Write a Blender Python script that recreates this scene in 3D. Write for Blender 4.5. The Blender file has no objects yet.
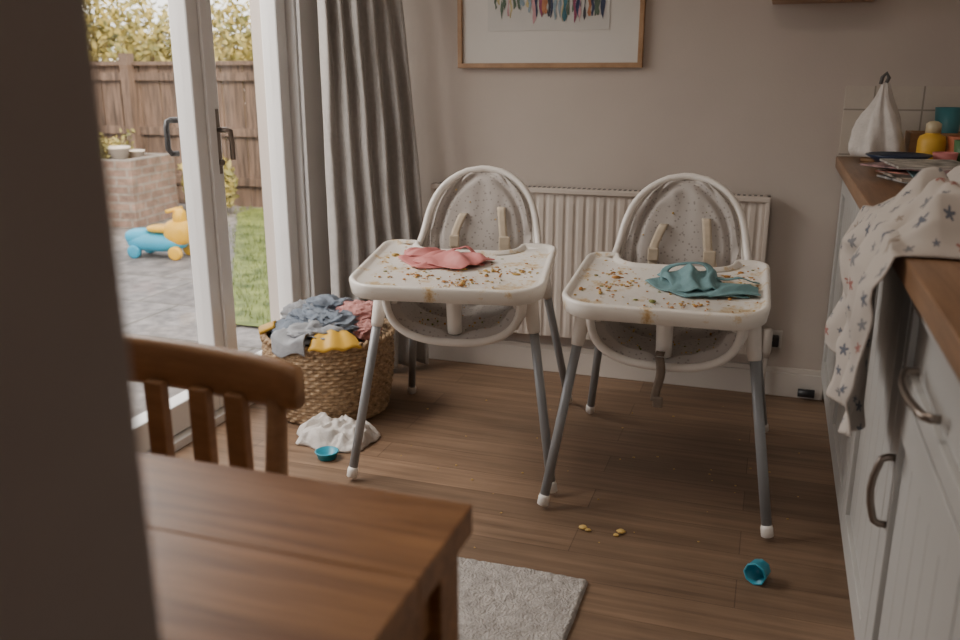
import bpy, bmesh, math, random
from mathutils import Vector, Matrix, noise
random.seed(7)
sc = bpy.context.scene
COL = sc.collection
pi = math.pi

# ------------------------------------------------------------ materials
def nm(name):
    m = bpy.data.materials.new(name); m.use_nodes = True
    nt = m.node_tree; b = nt.nodes['Principled BSDF']
    return m, nt, b
def N(nt, t, **k):
    n = nt.nodes.new(t)
    for a, v in k.items(): setattr(n, a, v)
    return n
def c4(c): return (c[0], c[1], c[2], 1)
def pm(name, col, rough=.6, var=.12, scale=6, bump=0, bscale=60, metallic=0, sheen=0, col2=None, stretch=(1,1,1)):
    m, nt, b = nm(name)
    tc = N(nt, 'ShaderNodeTexCoord'); mp = N(nt, 'ShaderNodeMapping')
    mp.inputs['Scale'].default_value = stretch
    nt.links.new(tc.outputs['Object'], mp.inputs[0])
    nz = N(nt, 'ShaderNodeTexNoise'); nz.inputs['Scale'].default_value = scale; nz.inputs['Detail'].default_value = 5
    nt.links.new(mp.outputs[0], nz.inputs['Vector'])
    r = N(nt, 'ShaderNodeValToRGB')
    r.color_ramp.elements[0].position = .3; r.color_ramp.elements[1].position = .7
    a = tuple(x*(1-var) for x in col); bb = col2 if col2 else tuple(min(1, x*(1+var)) for x in col)
    r.color_ramp.elements[0].color = c4(a); r.color_ramp.elements[1].color = c4(bb)
    nt.links.new(nz.outputs['Fac'], r.inputs[0]); nt.links.new(r.outputs[0], b.inputs['Base Color'])
    b.inputs['Roughness'].default_value = rough; b.inputs['Metallic'].default_value = metallic
    if sheen: b.inputs['Sheen Weight'].default_value = sheen
    if bump:
        n2 = N(nt, 'ShaderNodeTexNoise'); n2.inputs['Scale'].default_value = bscale; n2.inputs['Detail'].default_value = 4
        nt.links.new(mp.outputs[0], n2.inputs['Vector'])
        bp = N(nt, 'ShaderNodeBump'); bp.inputs['Strength'].default_value = bump; bp.inputs['Distance'].default_value = .01
        nt.links.new(n2.outputs['Fac'], bp.inputs['Height']); nt.links.new(bp.outputs[0], b.inputs['Normal'])
    return m

def wood(name, dark, light, rough=.4, gs=(2, 40, 40), planks=None, dist=.3):
    m, nt, b = nm(name)
    tc = N(nt, 'ShaderNodeTexCoord'); mp = N(nt, 'ShaderNodeMapping')
    mp.inputs['Scale'].default_value = gs
    nt.links.new(tc.outputs['Object'], mp.inputs[0])
    nz = N(nt, 'ShaderNodeTexNoise'); nz.inputs['Scale'].default_value = 1; nz.inputs['Detail'].default_value = 9
    nz.inputs['Distortion'].default_value = dist; nz.inputs['Roughness'].default_value = .7
    nt.links.new(mp.outputs[0], nz.inputs['Vector'])
    r = N(nt, 'ShaderNodeValToRGB')
    r.color_ramp.elements[0].position = .30; r.color_ramp.elements[1].position = .70
    r.color_ramp.elements[0].color = c4(dark); r.color_ramp.elements[1].color = c4(light)
    nt.links.new(nz.outputs['Fac'], r.inputs[0])
    out = r.outputs[0]
    n3 = N(nt, 'ShaderNodeTexNoise'); n3.inputs['Scale'].default_value = 3; n3.inputs['Detail'].default_value = 3
    nt.links.new(tc.outputs['Object'], n3.inputs['Vector'])
    mr = N(nt, 'ShaderNodeMapRange'); mr.inputs['To Min'].default_value = .75; mr.inputs['To Max'].default_value = 1.25
    nt.links.new(n3.outputs['Fac'], mr.inputs['Value'])
    mx = N(nt, 'ShaderNodeMix', data_type='RGBA', blend_type='MULTIPLY'); mx.inputs[0].default_value = 1
    nt.links.new(out, mx.inputs[6]); nt.links.new(mr.outputs[0], mx.inputs[7]); out = mx.outputs[2]
    if planks:
        br = N(nt, 'ShaderNodeTexBrick'); br.offset = .37; br.squash = 1
        br.inputs['Scale'].default_value = 1; br.inputs['Brick Width'].default_value = planks[0]; br.inputs['Row Height'].default_value = planks[1]
        br.inputs['Mortar Size'].default_value = planks[2]; br.inputs['Mortar Smooth'].default_value = .2
        br.inputs['Color1'].default_value = (.80, .79, .78, 1); br.inputs['Color2'].default_value = (1.14, 1.13, 1.12, 1); br.inputs['Mortar'].default_value = (.5, .46, .43, 1)
        nt.links.new(tc.outputs['Object'], br.inputs['Vector'])
        m2 = N(nt, 'ShaderNodeMix', data_type='RGBA', blend_type='MULTIPLY'); m2.inputs[0].default_value = 1
        nt.links.new(out, m2.inputs[6]); nt.links.new(br.outputs['Color'], m2.inputs[7]); out = m2.outputs[2]
    nt.links.new(out, b.inputs['Base Color'])
    b.inputs['Roughness'].default_value = rough
    bp = N(nt, 'ShaderNodeBump'); bp.inputs['Strength'].default_value = .15; bp.inputs['Distance'].default_value = .003
    nt.links.new(nz.outputs['Fac'], bp.inputs['Height']); nt.links.new(bp.outputs[0], b.inputs['Normal'])
    return m

def brick(name, c1, c2, mo, bw, rh, ms, axes='XZ', rough=.8, off=.5, var=.5):
    m, nt, b = nm(name)
    tc = N(nt, 'ShaderNodeTexCoord'); sp = N(nt, 'ShaderNodeSeparateXYZ'); cb = N(nt, 'ShaderNodeCombineXYZ')
    nt.links.new(tc.outputs['Object'], sp.inputs[0])
    if axes == 'S':
        ad = N(nt, 'ShaderNodeMath', operation='ADD'); nt.links.new(sp.outputs['X'], ad.inputs[0]); nt.links.new(sp.outputs['Y'], ad.inputs[1]); nt.links.new(ad.outputs[0], cb.inputs[0]); nt.links.new(sp.outputs['Z'], cb.inputs[1])
    else:
        nt.links.new(sp.outputs[axes[0]], cb.inputs[0]); nt.links.new(sp.outputs[axes[1]], cb.inputs[1])
    br = N(nt, 'ShaderNodeTexBrick'); br.offset = off
    br.inputs['Scale'].default_value = 1; br.inputs['Brick Width'].default_value = bw; br.inputs['Row Height'].default_value = rh; br.inputs['Mortar Size'].default_value = ms
    br.inputs['Color1'].default_value = c4(c1); br.inputs['Color2'].default_value = c4(c2); br.inputs['Mortar'].default_value = c4(mo)
    nt.links.new(cb.outputs[0], br.inputs['Vector'])
    nz = N(nt, 'ShaderNodeTexNoise'); nz.inputs['Scale'].default_value = 9; nz.inputs['Detail'].default_value = 10; nz.inputs['Roughness'].default_value = .7
    nt.links.new(tc.outputs['Object'], nz.inputs['Vector'])
    mr = N(nt, 'ShaderNodeMapRange'); mr.inputs['From Min'].default_value = .3; mr.inputs['From Max'].default_value = .7; mr.inputs['To Min'].default_value = 1 - var; mr.inputs['To Max'].default_value = 1 + var
    nt.links.new(nz.outputs['Fac'], mr.inputs['Value'])
    mx = N(nt, 'ShaderNodeMix', data_type='RGBA', blend_type='MULTIPLY'); mx.inputs[0].default_value = 1
    nt.links.new(br.outputs['Color'], mx.inputs[6]); nt.links.new(mr.outputs[0], mx.inputs[7]); nt.links.new(mx.outputs[2], b.inputs['Base Color'])
    b.inputs['Roughness'].default_value = rough
    return m

M_wall = pm('wall_paint', (.51, .445, .395), .9, .04, 3, .06, 120)
M_ceil = pm('ceiling_paint', (.74, .70, .65), .9, .03)
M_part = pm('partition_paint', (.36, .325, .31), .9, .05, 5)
M_trim = pm('trim_gloss_paint', (.60, .55, .50), .45, .04)
M_archi = pm('architrave_paint', (.76, .74, .72), .4, .02)
M_floor = wood('floor_oak', (.125, .076, .046), (.275, .178, .112), .50, (1.6, 36, 30), (1.15, .125, .0014), .12)
M_table = wood('table_oak', (.165, .068, .024), (.43, .215, .088), .38, (3, 42, 42), None, .5)
M_chairw = wood('chair_oak', (.28, .145, .068), (.45, .26, .13), .42, (6, 30, 30))
M_worktop = wood('worktop_wood', (.15, .077, .038), (.33, .185, .10), .40, (40, 3, 40))
M_upvc = pm('white_upvc', (.76, .745, .73), .35, .02)
M_plastic = pm('white_plastic', (.82, .775, .72), .32, .03)
M_leg = pm('grey_powder_metal', (.32, .335, .35), .4, .05, metallic=.2)
# cushion fabric with a fine dotted print
m, nt, b = nm('cushion_fabric')
tc = N(nt, 'ShaderNodeTexCoord'); vo = N(nt, 'ShaderNodeTexVoronoi'); vo.inputs['Scale'].default_value = 75
nt.links.new(tc.outputs['Object'], vo.inputs['Vector'])
r = N(nt, 'ShaderNodeValToRGB'); e = r.color_ramp.elements
e[0].position = .18; e[0].color = (.30, .27, .25, 1); e[1].position = .30; e[1].color = (.47, .43, .40, 1)
nt.links.new(vo.outputs['Distance'], r.inputs[0]); nt.links.new(r.outputs[0], b.inputs['Base Color'])
b.inputs['Roughness'].default_value = .9; b.inputs['Sheen Weight'].default_value = .15; M_cush = m
M_pipe = pm('cushion_piping', (.58, .54, .49), .9, .1, 30)
M_strap = pm('strap_webbing', (.55, .46, .35), .85, .1, 40)
M_strapd = pm('strap_webbing_soiled', (.20, .155, .12), .85, .15, 40)
M_curt = pm('curtain_linen', (.42, .395, .37), .95, .08, 60, .25, 400, sheen=.2)
M_rad = pm('radiator_enamel', (.58, .51, .45), .45, .03)
M_cab = pm('cabinet_paint', (.45, .44, .42), .5, .03, 3)
M_cabd = pm('cabinet_shadow_gap', (.12, .115, .11), .7, .03)
M_steel = pm('brushed_steel', (.24, .20, .17), .35, .05, metallic=.9)
M_black = pm('black_metal', (.02, .02, .022), .4, .05)
M_pic = wood('picture_frame_oak', (.30, .165, .08), (.44, .27, .15), .45, (20, 20, 20))
M_mat = pm('picture_mount', (.64, .61, .57), .8, .02)
M_paper = pm('art_paper', (.58, .56, .53), .8, .03)
M_rug = pm('rug_pile', (.42, .385, .355), 1, .2, 40, 1.0, 160)
M_wick = pm('wicker', (.34, .21, .11), .7, .4, 55, .5, 120, col2=(.56, .39, .23))
M_denim = pm('blue_grey_jersey', (.20, .235, .285), .9, .2, 12, .3, 90)
M_grey = pm('grey_jersey', (.33, .34, .36), .9, .2, 12, .3, 90)
M_pinkk = pm('pink_knit', (.56, .27, .25), .95, .2, 30, .7, 90)
M_pink = pm('pink_silicone', (.62, .22, .21), .6, .12, 12, .2, 30)
M_yel = pm('yellow_plastic', (.72, .42, .05), .45, .08)
M_white = pm('white_muslin', (.66, .62, .58), .9, .1, 20, .3, 120)
M_teal = pm('teal_cloth', (.17, .31, .33), .75, .22, 14, .4, 50)
M_tealc = pm('teal_plastic', (.06, .22, .25), .4, .05)
M_blue = pm('blue_plastic', (.03, .33, .46), .35, .06)
M_navy = pm('navy_ceramic', (.025, .04, .08), .3, .06)
M_food1 = pm('food_carrot', (.50, .24, .06), .6, .3, 40)
M_food2 = pm('food_egg', (.60, .40, .12), .6, .3, 40)
M_food3 = pm('food_pea', (.22, .24, .07), .6, .3, 40)
M_fence = pm('fence_timber', (.085, .058, .043), .85, .4, 5, .3, 40, col2=(.20, .135, .10), stretch=(6, 6, .6))
M_brickw = brick('garden_brick', (.15, .10, .08), (.21, .145, .115), (.19, .17, .15), .22, .075, .010, 'S')
M_leafm = pm('shrub_leaf', (.11, .14, .03), .6, .4, 4, col2=(.48, .38, .10))
M_bark = pm('bark', (.12, .08, .05), .9, .3, 20)
M_grass = pm('grass', (.11, .17, .035), .8, .4, 8, .6, 80, col2=(.26, .31, .08))
M_patio = brick('patio_slabs', (.17, .155, .145), (.22, .205, .195), (.12, .11, .09), .6, .6, .010, 'XY', .8, .5, .6)
M_tile = brick('cream_wall_tiles', (.54, .48, .41), (.58, .52, .45), (.32, .28, .24), .155, .155, .003, 'XZ', .25, 0, .06)
# stained tray
m, nt, b = nm('tray_plastic_with_food_smears')
tc = N(nt, 'ShaderNodeTexCoord')
nz = N(nt, 'ShaderNodeTexNoise'); nz.inputs['Scale'].default_value = 12; nz.inputs['Detail'].default_value = 8; nz.inputs['Roughness'].default_value = .74
nt.links.new(tc.outputs['Object'], nz.inputs['Vector'])
r = N(nt, 'ShaderNodeValToRGB'); e = r.color_ramp.elements
e[0].position = .535; e[0].color = (.82, .775, .71, 1); e[1].position = .68; e[1].color = (.46, .23, .06, 1)
k = r.color_ramp.elements.new(.60); k.color = (.68, .53, .32, 1)
nt.links.new(nz.outputs['Fac'], r.inputs[0]); nt.links.new(r.outputs[0], b.inputs['Base Color'])
b.inputs['Roughness'].default_value = .3; M_tray = m
# star cloth
m, nt, b = nm('star_print_cotton')
tc = N(nt, 'ShaderNodeTexCoord'); 
def mth(op, a, b_=None, clamp=False):
    n = N(nt, 'ShaderNodeMath', operation=op); n.use_clamp = clamp
    for i, v in enumerate((a, b_)):
        if v is None: continue
        if isinstance(v, (int, float)): n.inputs[i].default_value = v
        else: nt.links.new(v, n.inputs[i])
    return n.outputs[0]
sp = N(nt, 'ShaderNodeSeparateXYZ'); nt.links.new(tc.outputs['UV'], sp.inputs[0])
K = 14
ux = mth('MULTIPLY', sp.outputs[0], K); uy0 = mth('MULTIPLY', sp.outputs[1], K * 1.25)
cx = mth('FLOOR', ux); odd = mth('MULTIPLY', mth('MODULO', cx, 2), .5); uy = mth('ADD', uy0, odd); cy = mth('FLOOR', uy)
fx = mth('SUBTRACT', mth('FRACT', ux), .5); fy = mth('SUBTRACT', mth('FRACT', uy), .5)
rr = mth('SQRT', mth('ADD', mth('MULTIPLY', fx, fx), mth('MULTIPLY', fy, fy)))
th = mth('ARCTAN2', fy, fx); cs = mth('COSINE', mth('MULTIPLY', th, 5))
cb = N(nt, 'ShaderNodeCombineXYZ'); nt.links.new(cx, cb.inputs[0]); nt.links.new(cy, cb.inputs[1])
wn = N(nt, 'ShaderNodeTexWhiteNoise'); nt.links.new(cb.outputs[0], wn.inputs['Vector'])
sz = mth('ADD', mth('MULTIPLY', wn.outputs['Value'], .14), .12)
lim = mth('MULTIPLY', sz, mth('ADD', mth('MULTIPLY', cs, .4), .9))
mask = mth('LESS_THAN', rr, lim)
cr = N(nt, 'ShaderNodeValToRGB'); cr.color_ramp.interpolation = 'CONSTANT'
e = cr.color_ramp.elements; e[0].color = (.12, .13, .16, 1); e[1].position = .5; e[1].color = (.32, .13, .11, 1)
k = e.new(.6); k.color = (.20, .20, .21, 1); k = e.new(.8); k.color = (.30, .25, .21, 1)
nt.links.new(wn.outputs['Color'], cr.inputs[0])
mx = N(nt, 'ShaderNodeMix', data_type='RGBA'); nt.links.new(mask, mx.inputs[0]); mx.inputs[6].default_value = (.49, .44, .395, 1)
nt.links.new(cr.outputs[0], mx.inputs[7]); nt.links.new(mx.outputs[2], b.inputs['Base Color']); b.inputs['Roughness'].default_value = .9
M_star = m
# glass
m, nt, b = nm('pane_glass'); nt.nodes.remove(b)
tr = N(nt, 'ShaderNodeBsdfTransparent'); gl = N(nt, 'ShaderNodeBsdfGlossy'); gl.inputs['Roughness'].default_value = .02
mi = N(nt, 'ShaderNodeMixShader'); mi.inputs[0].default_value = .05
nt.links.new(tr.outputs[0], mi.inputs[1]); nt.links.new(gl.outputs[0], mi.inputs[2]); nt.links.new(mi.outputs[0], nt.nodes['Material Output'].inputs[0])
M_glass = m

# ------------------------------------------------------------ geometry helpers
def empty(name, loc=(0, 0, 0), rz=0):
    e = bpy.data.objects.new(name, None); COL.objects.link(e); e.location = loc; e.rotation_euler = (0, 0, rz); e.empty_display_size = .1
    return e
def mk(name, bm, mats, parent=None, smooth=True, loc=None, rz=0, recalc=True):
    if recalc: bmesh.ops.recalc_face_normals(bm, faces=bm.faces)
    me = bpy.data.meshes.new(name); bm.to_mesh(me); bm.free()
    if not isinstance(mats, (list, tuple)): mats = [mats]
    for m in mats: me.materials.append(m)
    if smooth:
        for p in me.polygons: p.use_smooth = True
    o = bpy.data.objects.new(name, me); COL.objects.link(o)
    if parent: o.parent = parent
    if loc: o.location = loc
    o.rotation_euler = (0, 0, rz)
    return o
def merge(bm, t):
    mp = {v: bm.verts.new(v.co) for v in t.verts}
    for f in t.faces:
        try:
            g = bm.faces.new([mp[v] for v in f.verts]); g.material_index = f.material_index
        except ValueError: pass
    t.free()
def add_box(bm, lo, hi, mi=0, M=None, bev=0):
    t = bmesh.new()
    bmesh.ops.create_cube(t, size=1)
    for v in t.verts:
        v.co = Vector([lo[i] + (v.co[i] + .5) * (hi[i] - lo[i]) for i in range(3)])
    if bev: bmesh.ops.bevel(t, geom=t.edges[:], offset=bev, segments=2, profile=.5, affect='EDGES')
    if M: bmesh.ops.transform(t, matrix=M, verts=t.verts)
    for f in t.faces: f.material_index = mi
    merge(bm, t)
def box(name, lo, hi, mat, parent=None, bev=0, M=None):
    bm = bmesh.new(); add_box(bm, lo, hi, 0, M, bev)
    return mk(name, bm, mat, parent, smooth=False)
def boxes(name, L, mat, parent=None, bev=0):
    bm = bmesh.new()
    for l in L: add_box(bm, l[0], l[1], l[2] if len(l) > 2 else 0, None, bev)
    return mk(name, bm, mat, parent, smooth=False)
def add_tube(bm, pts, r, seg=12, mi=0, cap=True, closed=False):
    pts = [Vector(p) for p in pts]; n = len(pts)
    rs = r if isinstance(r, (list, tuple)) else [r] * n
    rings = []; up = None
    for i in range(n):
        if closed: t = (pts[(i + 1) % n] - pts[i - 1]).normalized()
        else: t = (pts[min(i + 1, n - 1)] - pts[max(i - 1, 0)]).normalized()
        if up is None: up = Vector((0, 0, 1)) if abs(t.z) < .9 else Vector((0, 1, 0))
        a = (up - t * up.dot(t)).normalized(); up = a; b_ = t.cross(a)
        rings.append([bm.verts.new(pts[i] + (a * math.cos(2 * pi * k / seg) + b_ * math.sin(2 * pi * k / seg)) * rs[i]) for k in range(seg)])
    for i in range(n if closed else n - 1):
        A, B = rings[i], rings[(i + 1) % n]
        for k in range(seg):
            f = bm.faces.new((A[k], A[(k + 1) % seg], B[(k + 1) % seg], B[k])); f.material_index = mi
    if cap and not closed:
        for rg in (rings[0], rings[-1]):
            f = bm.faces.new(rg); f.material_index = mi
def tube(name, pts, r, mat, parent=None, seg=12, closed=False):
    bm = bmesh.new(); add_tube(bm, pts, r, seg, closed=closed); return mk(name, bm, mat, parent)
def lathe(name, prof, mat, parent=None, loc=(0, 0, 0), seg=40, fn=None):
    bm = bmesh.new(); rings = []
    for r, z in prof:
        ring = []
        for k in range(seg):
            a = 2 * pi * k / seg; R = r + (fn(a, z, r) if fn else 0)
            ring.append(bm.verts.new((R * math.cos(a), R * math.sin(a), z)))
        rings.append(ring)
    for A, B in zip(rings, rings[1:]):
        for k in range(seg): bm.faces.new((A[k], A[(k + 1) % seg], B[(k + 1) % seg], B[k]))
    if prof[0][0] > 1e-4: bm.faces.new(rings[0])
    if prof[-1][0] > 1e-4: bm.faces.new(rings[-1])
    return mk(name, bm, mat, parent, loc=loc)
def grid(name, nu, nv, fn, mat, parent=None, thick=0, uv=False, loc=None, rz=0):
    bm = bmesh.new(); V = [[bm.verts.new(fn(i / nu, j / nv)) for j in range(nv + 1)] for i in range(nu + 1)]
    ul = bm.loops.layers.uv.new('UVMap')
    for i in range(nu):
        for j in range(nv):
            f = bm.faces.new((V[i][j], V[i + 1][j], V[i + 1][j + 1], V[i][j + 1]))
            for l, (a, c) in zip(f.loops, ((i, j), (i + 1, j), (i + 1, j + 1), (i, j + 1))): l[ul].uv = (a / nu, c / nv)
    o = mk(name, bm, mat, parent, loc=loc, rz=rz, recalc=False)
    if thick:
        s = o.modifiers.new('sol', 'SOLIDIFY'); s.thickness = thick; s.offset = 0
    return o
def nz3(x, y, z, s=1): return noise.noise(Vector((x * s, y * s, z * s)))
def ridge(x, y, z, s):
    # soft, domain-warped fold pattern
    wx, wy = .45 * nz3(x + 5.2, y + 1.3, z, s * .8) / s, .45 * nz3(x - 2.2, y + 7.3, z, s * .8) / s
    n_ = nz3(x + wx * 2, y + wy * 2, z, s) * 2.2
    return 1 - min(1, math.sqrt(n_ * n_ + .025))
def crumple(name, c, sx, sy, h, seed, mat, parent=None, rz=0, n=60, fold=6, base=.003):
    cs, sn = math.cos(rz), math.sin(rz)
    def f(a, b_):
        u, v = a * 2 - 1, b_ * 2 - 1
        k = 1 + .28 * nz3(u * 1.2 + seed, v * 1.2, seed)
        x = u * math.sqrt(1 - v * v * .35) * sx * k; y = v * math.sqrt(1 - u * u * .35) * sy * k
        e = max(abs(u), abs(v)); env = (1 - e ** 3)
        z = base + h * env * (.25 + .75 * ridge(u, v, seed, fold * .2)) + h * .30 * ridge(u + 3, v, seed, fold * .4) * (1 - e ** 6)
        x += .12 * sx * nz3(u * 2, v * 2, seed + 9); y += .12 * sy * nz3(u * 2, v * 2, seed + 19)
        return Vector((c[0] + cs * x - sn * y, c[1] + sn * x + cs * y, c[2] + max(z, base)))
    return grid(name, n, n, f, mat, parent, thick=.003)
def lump(bm, c, r, seed, mi=0, amp=.25, fold=3.0, rz=0):
    t = bmesh.new(); bmesh.ops.create_icosphere(t, subdivisions=5, radius=1)
    cs, sn = math.cos(rz), math.sin(rz)
    for v in t.verts:
        p = v.co.copy(); k = 1 + amp * (ridge(p.x + seed, p.y, p.z, fold * .35) - .5) + amp * .35 * (ridge(p.x, p.y + seed, p.z * 1.5, fold * .8) - .5)
        q = Vector((p.x * r[0], p.y * r[1], p.z * r[2])) * k
        v.co = Vector((c[0] + cs * q.x - sn * q.y, c[1] + sn * q.x + cs * q.y, c[2] + q.z))
    for f in t.faces: f.material_index = mi
    merge(bm, t)
def blob(bm, c, r, mi=0, p=2.6, seg=24):
    t = bmesh.new(); bmesh.ops.create_uvsphere(t, u_segments=seg, v_segments=seg // 2, radius=1)
    for v in t.verts:
        q = v.co; L = (abs(q.x) ** p + abs(q.y) ** p + abs(q.z) ** p) ** (1 / p)
        v.co = Vector((c[0] + q.x / L * r[0], c[1] + q.y / L * r[1], c[2] + q.z / L * r[2]))
    for f in t.faces: f.material_index = mi
    merge(bm, t)
def round_poly(P, seg=8):
    out = []; n = len(P)
    for i in range(n):
        p = Vector(P[i][:2]); r = P[i][2]; a = Vector(P[i - 1][:2]); b_ = Vector(P[(i + 1) % n][:2])
        d1 = (a - p).normalized(); d2 = (b_ - p).normalized()
        ang = d1.angle(d2); t = r / math.tan(ang / 2)
        s = p + d1 * t; e = p + d2 * t
        cen = p + (d1 + d2).normalized() * (r / math.sin(ang / 2))
        a0 = (s - cen); a1 = (e - cen); tot = a0.angle_signed(a1)
        for k in range(seg + 1):
            th = -tot * k / seg
            out.append(cen + Vector((a0.x * math.cos(th) - a0.y * math.sin(th), a0.x * math.sin(th) + a0.y * math.cos(th))))
    return out

# ------------------------------------------------------------ room shell
XL, XR, YB, YF, ZC = -1.79, .86, 3.40, -1.6, 2.40
box('floor', (XL - .02, YF, -.1), (XR, YB, 0), M_floor)
box('ceiling', (XL - .25, YF - .1, ZC), (XR + .1, YB + .12, ZC + .1), M_ceil)
box('wall_back', (XL - .25, YB, -.12), (XR + .1, YB + .12, ZC), M_wall)
box('wall_right', (XR, YF, -.1), (XR + .1, YB, ZC), M_wall)
DY0, DY1, DZ = 1.15, 3.20, 2.1
boxes('wall_left', [((XL - .25, YF, -.12), (XL, DY0, ZC)), ((XL - .25, DY1, -.12), (XL, YB, ZC)), ((XL - .25, DY0, DZ), (XL, DY1, ZC))], M_wall)
WX0, WX1 = -1.2, -.1
boxes('wall_front', [((XL, YF - .1, -.1), (WX0, YF, ZC)), ((WX1, YF - .1, -.1), (XR, YF, ZC)), ((WX0, YF - .1, -.1), (WX1, YF, .9)), ((WX0, YF - .1, 2.15), (WX1, YF, ZC))], M_wall)
w = empty('fill_window')  # unseen window behind the camera, added to let in more skylight
boxes('fill_window_frame', [((WX0, YF - .08, .9), (WX0 + .06, YF - .02, 2.15)), ((WX1 - .06, YF - .08, .9), (WX1, YF - .02, 2.15)), ((-.68, YF - .08, .9), (-.62, YF - .02, 2.15)), ((WX0 + .06, YF - .08, .9), (WX1 - .06, YF - .02, .96)), ((WX0 + .06, YF - .08, 2.09), (WX1 - .06, YF - .02, 2.15))], M_upvc, w)
box('window_glass', (WX0 + .06, YF - .055, .96), (WX1 - .06, YF - .045, 2.09), M_glass, w)
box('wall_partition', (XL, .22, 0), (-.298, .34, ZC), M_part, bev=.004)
def skirt(name, lo, hi): 
    boxes(name, [(lo, (hi[0], hi[1], .095)), ((lo[0], lo[1] + .006, .095), (hi[0], hi[1], .115))], M_trim, bev=.002)
skirt('baseboard_back', (XL, YB - .018, 0), (.25, YB, .115))
boxes('trim_1', [((XL, 3.125, 0), (XL + .016, 3.27, DZ + .07)), ((XL, DY0 - .07, 0), (XL + .016, DY0 + .02, DZ + .07)), ((XL, DY0 + .02, DZ - .02), (XL + .016, 3.125, DZ + .07))], M_archi, None, .003)

# ------------------------------------------------------------ french door
d = empty('door_1')
X0, X1 = -1.90, -1.83
boxes('frame', [((X0 - .03, 1.15, 0), (X1 + .02, 1.22, DZ)), ((X0 - .03, 3.12, 0), (X1 + .035, 3.198, DZ)), ((X0 - .03, 1.22, DZ - .07), (X1 + .02, 3.12, DZ)), ((X0 - .03, 1.22, -.03), (X1 + .03, 3.12, .03))], M_upvc, d, .004)
def leaf(nm_, y0, y1, wL=.085, wR=.085):
    z0, z1 = .035, DZ - .075
    boxes(nm_, [((X0, y0, z0), (X1, y0 + wL, z1)), ((X0, y1 - wR, z0), (X1, y1, z1)), ((X0, y0 + wL, z0), (X1, y1 - wR, z0 + .10)), ((X0, y0 + wL, z1 - .09), (X1, y1 - wR, z1))], M_upvc, d, .006)
    box(nm_ + '_glass', ((X0 + X1) / 2 - .004, y0 + wL, z0 + .10), ((X0 + X1) / 2 + .004, y1 - wR, z1 - .09), M_glass, d)
YM = 2.575
leaf('leaf_1', 1.225, YM - .005, .085, .07); leaf('leaf_2', YM + .005, 3.115, .06, .07)
box('astragal', (X1, YM - .02, .035), (X1 + .014, YM + .02, DZ - .075), M_upvc, d, .003)
bm = bmesh.new()
add_box(bm, (X1, YM + .022, .87), (X1 + .008, YM + .048, 1.09), 0, None, .002)
y_ = YM + .035
add_tube(bm, [(X1, y_, 1.02), (X1 + .045, y_, 1.02), (X1 + .052, y_ + .006, 1.018), (X1 + .052, y_ + .012, .98), (X1 + .05, y_ + .014, .92)], .009, 10)
add_tube(bm, [(X1, y_, .91), (X1 + .02, y_, .91)], .011, 10)
mk('inside_handle', bm, M_steel, d)
bm = bmesh.new()
add_tube(bm, [(X0, YM - .05, 1.055), (X0 - .03, YM - .05, 1.055), (X0 - .04, YM - .06, 1.055), (X0 - .04, YM - .08, 1.05), (X0 - .04, YM - .085, 1.03), (X0 - .04, YM - .085, .96), (X0 - .03, YM - .08, .945), (X0 - .02, YM - .06, .945)], .010, 10)
mk('outside_handle', bm, M_black, d)

# ------------------------------------------------------------ curtain
def curt(s, t):
    z = .02 + t * 2.15
    flare = (1 - t)
    A = Vector((-1.665, 3.07)); B = Vector((-1.49 + .15 * min(1, flare * 1.25) ** .8, 3.31 - .02))
    p = A.lerp(B, s); nrm = Vector((.72, -.70))
    w_ = math.sin(2 * pi * 5.5 * s + 1.5 * nz3(s * 3, z * 1.0, 1)) 
    amp = .020 + .020 * flare + .022 * nz3(s * 4, z * .8, 5)
    off = amp * (w_ if w_ > 0 else w_ * .8) + .03 * math.sin(pi * s) + .012 * nz3(s * 9, z * 3, 8) + .006 * ridge(s * 2, z, 3, 3)
    p = p + nrm * off
    p.x = max(p.x, XL + .02); p.y = min(p.y, 3.385)
    return Vector((p.x, p.y, z))
c = empty('curtain')
grid('drape', 180, 100, curt, M_curt, c, thick=.004)
tube('curtain_pole', [(-1.66, 1.0, 2.19), (-1.66, 3.36, 2.19)], .014, M_steel, c)

# ------------------------------------------------------------ radiator
r = empty('radiator')
RX0, RX1, RZ0, RZ1 = -1.32, -.005, .17, .775
def radf(s, t):
    x = RX0 + s * (RX1 - RX0); ph = (x / .040) % 1
    d_ = .5 - .5 * math.cos(2 * pi * ph); d_ = min(1, d_ * 1.8)
    e = min(1, t / .05, (1 - t) / .05); e2 = min(1, s / .012, (1 - s) / .012)
    return Vector((x, 3.335 - .005 * d_ * e * e2, RZ0 + t * (RZ1 - RZ0 - .02)))
grid('fluted_panel', 720, 24, radf, M_rad, r, thick=0)
boxes('casing', [((RX0, 3.335, RZ0), (RX1, 3.375, RZ1 - .02)), ((RX0 - .004, 3.322, RZ0), (RX0 + .012, 3.38, RZ1)), ((RX1 - .012, 3.322, RZ0), (RX1 + .004, 3.38, RZ1)), ((RX0 - .004, 3.320, RZ1 - .02), (RX1 + .004, 3.38, RZ1))], M_rad, r, .003)
boxes('top_grille', [((RX0 + .02 + i * .02, 3.34, RZ1), (RX0 + .03 + i * .02, 3.372, RZ1 + .001)) for i in range(64)], M_cabd, r)
bm = bmesh.new(); add_tube(bm, [(RX1, 3.355, .21), (RX1 + .035, 3.355, .21), (RX1 + .035, 3.355, 0)], .009)
add_tube(bm, [(RX1 + .035, 3.355, .16), (RX1 + .035, 3.355, .19), (RX1 + .035, 3.355, .27), (RX1 + .035, 3.355, .275)], [.012, .02, .02, .014], 16)
mk('valve', bm, M_trim, r)
box('brackets', (-1.2, 3.375, .3), (-.1, 3.3995, .34), M_rad, r)
s_ = empty('wall_socket')
box('plate', (.025, YB - .012, .19), (.085, YB, .26), M_trim, s_, .003)
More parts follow.
